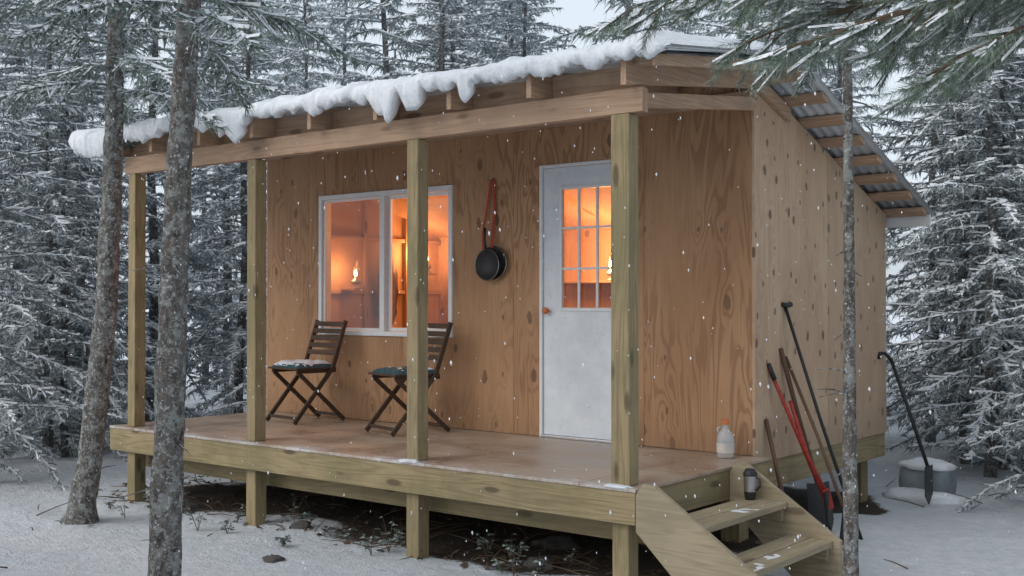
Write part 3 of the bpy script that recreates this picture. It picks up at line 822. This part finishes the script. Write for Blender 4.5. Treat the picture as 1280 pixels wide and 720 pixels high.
def big_tree(name, base, offs, r0, H, bz, nb, Lb, seed, snowp=.65, dr=(.2, .5)):
    rng = random.Random(seed); V = []; F = []; MI = []
    n = int(H / .05); pts = []; rad = []
    for i in range(n + 1):
        z = -.2 + (H + .2) * i / n
        dx = np.interp(z, [o[0] for o in offs], [o[1] for o in offs]); dy = np.interp(z, [o[0] for o in offs], [o[2] for o in offs])
        pts.append((base[0] + float(dx) + .012 * noise.noise(Vector((z * 1.1, seed, 0))), base[1] + float(dy), z))
        rad.append(r0 * (1 - .8 * max(0, z) / H) + r0 * .45 * math.exp(-max(0, z) / .12))
    tubegeo(V, F, MI, pts, rad, 26, 0, .16, True, seed)
    def at(z):
        i = min(n, max(0, int((z + .2) / (H + .2) * n))); return pts[i], rad[i]
    for k in range(int(nb * .8)):
        z = rng.uniform(.5, bz + .5); p, r = at(z); a = rng.uniform(0, 6.28); L = rng.uniform(.03, .28)
        q = (p[0] + math.cos(a) * L, p[1] + math.sin(a) * L, p[2] + rng.uniform(-.08, .05))
        tubegeo(V, F, MI, [p, ((p[0] + q[0]) / 2, (p[1] + q[1]) / 2, (p[2] + q[2]) / 2 + .01), q], [.006, .004, .002], 5, 0)
    for k in range(nb):
        z = bz + (H - bz) * (k / nb) ** 1.25; p, r = at(z); rel = (z - bz) / (H - bz)
        L = Lb * (1 - .75 * rel) * rng.uniform(.6, 1.15)
        twigs(V, F, MI, rng, L, k * 2.4 + rng.uniform(-.4, .4), p, rng.uniform(-.05, .2), rng.uniform(*dr), .024, snowp, .0075, 1, 2, .7, 4)
    me_o = mesh_obj(name, V, F, [M['bark'], M['needleN'], M['snow']], MI)
    n_tr = n * 26
    me_o.data.polygons.foreach_set('use_smooth', [i < n_tr for i in range(len(F))])
    return me_o
big_tree('spruce_tree', (-1.57, -1.99), [(-.2, 0, 0), (.8, .02, .015), (2.0, .05, .04), (3.2, .10, .08), (8, .2, .2)], .083, 8.0, 3.08, 44, 1.2, 11, .65, (.2, .42))
big_tree('spruce_tree', (-4.54, -.66), [(-.2, -.04, -.03), (.15, -.01, -.01), (.5, .03, .03), (1.6, .125, .10), (2.8, .165, .13), (9, .2, .2)], .094, 8.5, 3.30, 56, 1.35, 12, .7, (.15, .35))
big_tree('spruce_sapling', (1.276, -.09), [(-.2, 0, 0), (1.5, .01, .0), (2.9, .0, .0), (5, .05, .05)], .040, 4.6, 2.95, 20, .7, 13)
# ------------------------------------------------------------ foreground pine
def pine():
    rng = random.Random(5); V = []; F = []; MI = []
    bx, by = 2.95, -1.25
    tubegeo(V, F, MI, [(bx, by, -.2 + i * .15) for i in range(46)], [.11 * (1 - i / 60) for i in range(46)], 20, 0, .15)
    def needles(p, d, L, dens):
        d = Vector(d).normalized(); n = int(L * dens)
        a = d.cross(Vector((0, 0, 1))).normalized(); b = d.cross(a).normalized()
        for i in range(n):
            t = rng.random(); q = Vector(p) + Vector(d) * L * t
            th = rng.uniform(0, 6.28); sp = rng.uniform(.35, .95)
            nd = (d * rng.uniform(.5, 1.0) + (a * math.cos(th) + b * math.sin(th)) * sp + Vector((0, 0, -.3))).normalized()
            nl = rng.uniform(.04, .075); w = nd.cross(Vector((rng.uniform(-1, 1), rng.uniform(-1, 1), rng.uniform(-1, 1)))).normalized() * .0011
            e = q + nd * nl; k = len(V)
            V.extend([tuple(q - w), tuple(q + w), tuple(e)]); F.append((k, k + 1, k + 2)); MI.append(1)
    def limb(z, tip, sag, nsub, seed, r0=.022):
        p0 = Vector((bx, by, z)); p1 = Vector(tip); pts = []
        for i in range(13):
            t = i / 12; q = p0.lerp(p1, t); q.z += sag * math.sin(t * math.pi) + .02 * noise.noise(Vector((t * 4, seed, 0)))
            q.x += .03 * noise.noise(Vector((t * 3, seed, 5))); pts.append(q)
        tubegeo(V, F, MI, pts, [r0 * (1 - t / 13.5) + .002 for t in range(13)], 8, 2, .1)
        for s in range(nsub):
            t = .25 + .75 * (s + rng.random()) / nsub; t = min(t, .99)
            i = int(t * 12); q = pts[i].lerp(pts[min(12, i + 1)], t * 12 - i)
            main = (p1 - p0).normalized(); side = main.cross(Vector((0, 0, 1))).normalized()
            d = (main * rng.uniform(.4, 1) + side * rng.uniform(-1, 1) + Vector((0, 0, rng.uniform(-.5, .25)))).normalized()
            L = rng.uniform(.12, .38) * (1.15 - .5 * t)
            e = q + d * L + Vector((0, 0, -.03))
            tubegeo(V, F, MI, [q, q.lerp(e, .5) + Vector((0, 0, .01)), e], [.005, .004, .002], 5, 2)
            needles(tuple(q.lerp(e, .3)), e - q, L * .75, 480)
            for u in range(3):
                tt = rng.uniform(.3, .9); qq = q.lerp(e, tt)
                d2 = (d + side * rng.uniform(-.9, .9) + Vector((0, 0, rng.uniform(-.4, .2)))).normalized(); L2 = rng.uniform(.06, .16)
                needles(tuple(qq), d2, L2, 560)
                if rng.random() < .7:
                    ee = qq + d2 * L2; k = len(V); w = side * rng.uniform(.008, .016); h = Vector((0, 0, rng.uniform(.01, .02)))
                    V.extend([tuple(qq - w), tuple(qq + h), tuple(qq + w), tuple(ee - w * .5), tuple(ee + h * .6), tuple(ee + w * .5)])
                    F.extend([(k, k + 1, k + 4, k + 3), (k + 1, k + 2, k + 5, k + 4)]); MI.extend([3, 3])
    limb(2.85, (1.15, -1.75, 2.80), .05, 30, 1)
    limb(2.72, (1.75, -1.72, 2.56), .06, 30, 2)
    limb(2.70, (2.18, -1.55, 2.44), .05, 26, 3)
    limb(2.95, (1.5, -1.4, 2.86), .06, 28, 4)
    limb(2.80, (1.35, -1.30, 2.70), .06, 22, 11)
    limb(3.1, (2.0, -1.7, 3.0), .05, 20, 5)
    limb(2.86, (1.9, -1.1, 2.66), .05, 22, 12)
    limb(3.3, (2.3, -.4, 3.2), .05, 12, 6)
    limb(3.5, (3.9, -.7, 3.4), .05, 12, 7); limb(3.0, (3.8, -1.4, 2.9), .05, 12, 8); limb(4.2, (2.4, -1.9, 4.2), .05, 14, 9); limb(5, (3.5, -.7, 5.1), .05, 14, 10)
    mesh_obj('pine_tree', V, F, [M['bark'], M['pine'], M['twig'], M['snow']], MI)
pine()

# ------------------------------------------------------------ forest-floor debris, rocks, small plants
def debris():
    rng = random.Random(9); V = []; F = []; MI = []
    for k in range(330):
        x = rng.uniform(-8, 3); y = rng.uniform(-4, 5.5)
        if rng.random() < .55: x = rng.uniform(-5.6, .2); y = rng.uniform(0, 1.5)
        z = gh(x, y); a = rng.uniform(0, 6.28); L = rng.uniform(.05, .35)
        e = (x + math.cos(a) * L, y + math.sin(a) * L, z + rng.uniform(.0, .08))
        tubegeo(V, F, MI, [(x, y, z + .004), ((x + e[0]) / 2 + rng.uniform(-.02, .02), (y + e[1]) / 2, (z + e[2]) / 2 + .012), e], [.005, .004, .002], 4, 0)
    for k in range(600):
        x = rng.uniform(-5.8, .2); y = rng.uniform(-.1, 2.0)
        z = gh(x, y) + .004; a = rng.uniform(0, 6.28); s = rng.uniform(.015, .045); b = len(V)
        V.extend([(x, y, z), (x + math.cos(a) * s, y + math.sin(a) * s, z + rng.uniform(0, .03)), (x + math.cos(a + 1) * s * 1.3, y + math.sin(a + 1) * s * 1.3, z + rng.uniform(0, .02)), (x + math.cos(a + 2) * s, y + math.sin(a + 2) * s, z + .005)])
        F.append((b, b + 1, b + 2, b + 3)); MI.append(0)
    mesh_obj('forest_litter', V, F, [M['twig']], MI)
debris()
def seedlings():
    rng = random.Random(19); V = []; F = []; MI = []
    for k in range(22):
        x = rng.uniform(-5.5, -.5); y = rng.uniform(-.4, .5)
        z = gh(x, y); H = rng.uniform(.08, .26)
        for s in range(rng.randint(2, 5)):
            a = rng.uniform(0, 6.28); e = (x + math.cos(a) * H * .4, y + math.sin(a) * H * .4, z + H * rng.uniform(.6, 1))
            tubegeo(V, F, MI, [(x, y, z), ((x + e[0]) / 2, (y + e[1]) / 2, z + H * .55), e], [.003, .0025, .001], 4, 0)
            for l in range(5):
                t = rng.uniform(.3, 1); px = x + (e[0] - x) * t; py = y + (e[1] - y) * t; pz = z + (e[2] - z) * t
                aa = rng.uniform(0, 6.28); ls = rng.uniform(.015, .035); b = len(V)
                V.extend([(px, py, pz), (px + math.cos(aa) * ls, py + math.sin(aa) * ls, pz + .01), (px + math.cos(aa + .6) * ls * 1.6, py + math.sin(aa + .6) * ls * 1.6, pz - .006), (px + math.cos(aa + 1.2) * ls, py + math.sin(aa + 1.2) * ls, pz)])
                F.append((b, b + 1, b + 2, b + 3)); MI.append(1)
    mesh_obj('undergrowth', V, F, [M['twig'], M['needleN']], MI)
seedlings()
rk = empty('rocks', (0, 0, 0))
for i, (x, y, s) in enumerate(((-2.35, -.62, .055), (-3.0, .15, .07), (-4.3, .1, .09), (-.9, .3, .08), (-1.2, .9, .12))):
    blob('rock', (x, y, gh(x, y) + s * .05), s, (1.4, 1, .6), M['rock'], rk, i * 2.7, .5)

def flakes():
    rng = random.Random(3); V = []; F = []
    for k in range(2000):
        d = rng.uniform(2.6, 10); X = rng.uniform(-.5, .5) * d; x = 3.45 + .78 * X - .626 * d; y = -5.4 + .626 * X + .78 * d
        z = rng.uniform(.1, 4.2)
        if -5.7 < x < .3 and y > -.25:
            if z > 2.6 or y > 1.2 or rng.random() < .7 or z < .65: continue
        s = rng.uniform(.0016, .0036); b = len(V)
        V.extend([(x - s, y, z), (x + s, y, z), (x, y - s, z), (x, y + s, z), (x, y, z + s * 2.0), (x + s * .3, y, z - s * 2.0)])
        F.extend([(b + i, b + j, b + t) for i, j in ((0, 2), (2, 1), (1, 3), (3, 0)) for t in (4, 5)])
    mesh_obj('falling_snow', V, F, [M['snow']])
flakes()

# ------------------------------------------------------------ world & light
w = bpy.data.worlds.new('World'); scene.world = w; w.use_nodes = True
nt = w.node_tree; bg = nt.nodes['Background']
sky = nt.nodes.new('ShaderNodeTexSky'); sky.sky_type = 'NISHITA'; sky.sun_disc = False
EL, RO = math.radians(38), math.radians(200)
sky.sun_elevation = EL; sky.sun_rotation = RO; sky.air_density = 1; sky.dust_density = 4
hs = nt.nodes.new('ShaderNodeHueSaturation'); hs.inputs['Saturation'].default_value = .45
mx = nt.nodes.new('ShaderNodeMix'); mx.data_type = 'RGBA'; mx.inputs[0].default_value = .5
nt.links.new(sky.outputs[0], hs.inputs['Color']); nt.links.new(hs.outputs[0], mx.inputs[6])
mx.inputs[7].default_value = (7.5, 8.4, 9.3, 1)      # even cloud layer
nt.links.new(mx.outputs[2], bg.inputs['Color'])
bg.inputs['Strength'].default_value = .15
sl = bpy.data.lights.new('sun', 'SUN'); sl.energy = .75; sl.angle = math.radians(45); sl.color = (1, .97, .93)
so = bpy.data.objects.new('sun', sl); COL.objects.link(so)
dirv = Vector((math.sin(RO) * math.cos(EL), math.cos(RO) * math.cos(EL), math.sin(EL)))
so.rotation_euler = dirv.to_track_quat('Z', 'Y').to_euler(); so.location = dirv * 30

cam = bpy.data.cameras.new('camera'); cam.lens = 1420 / 1280 * 36; cam.sensor_width = 36; cam.clip_end = 600
co = bpy.data.objects.new('camera', cam); COL.objects.link(co)
co.location = (3.45, -5.40, 1.67); co.rotation_euler = (math.radians(90.69), 0, math.radians(38.74))
scene.camera = co
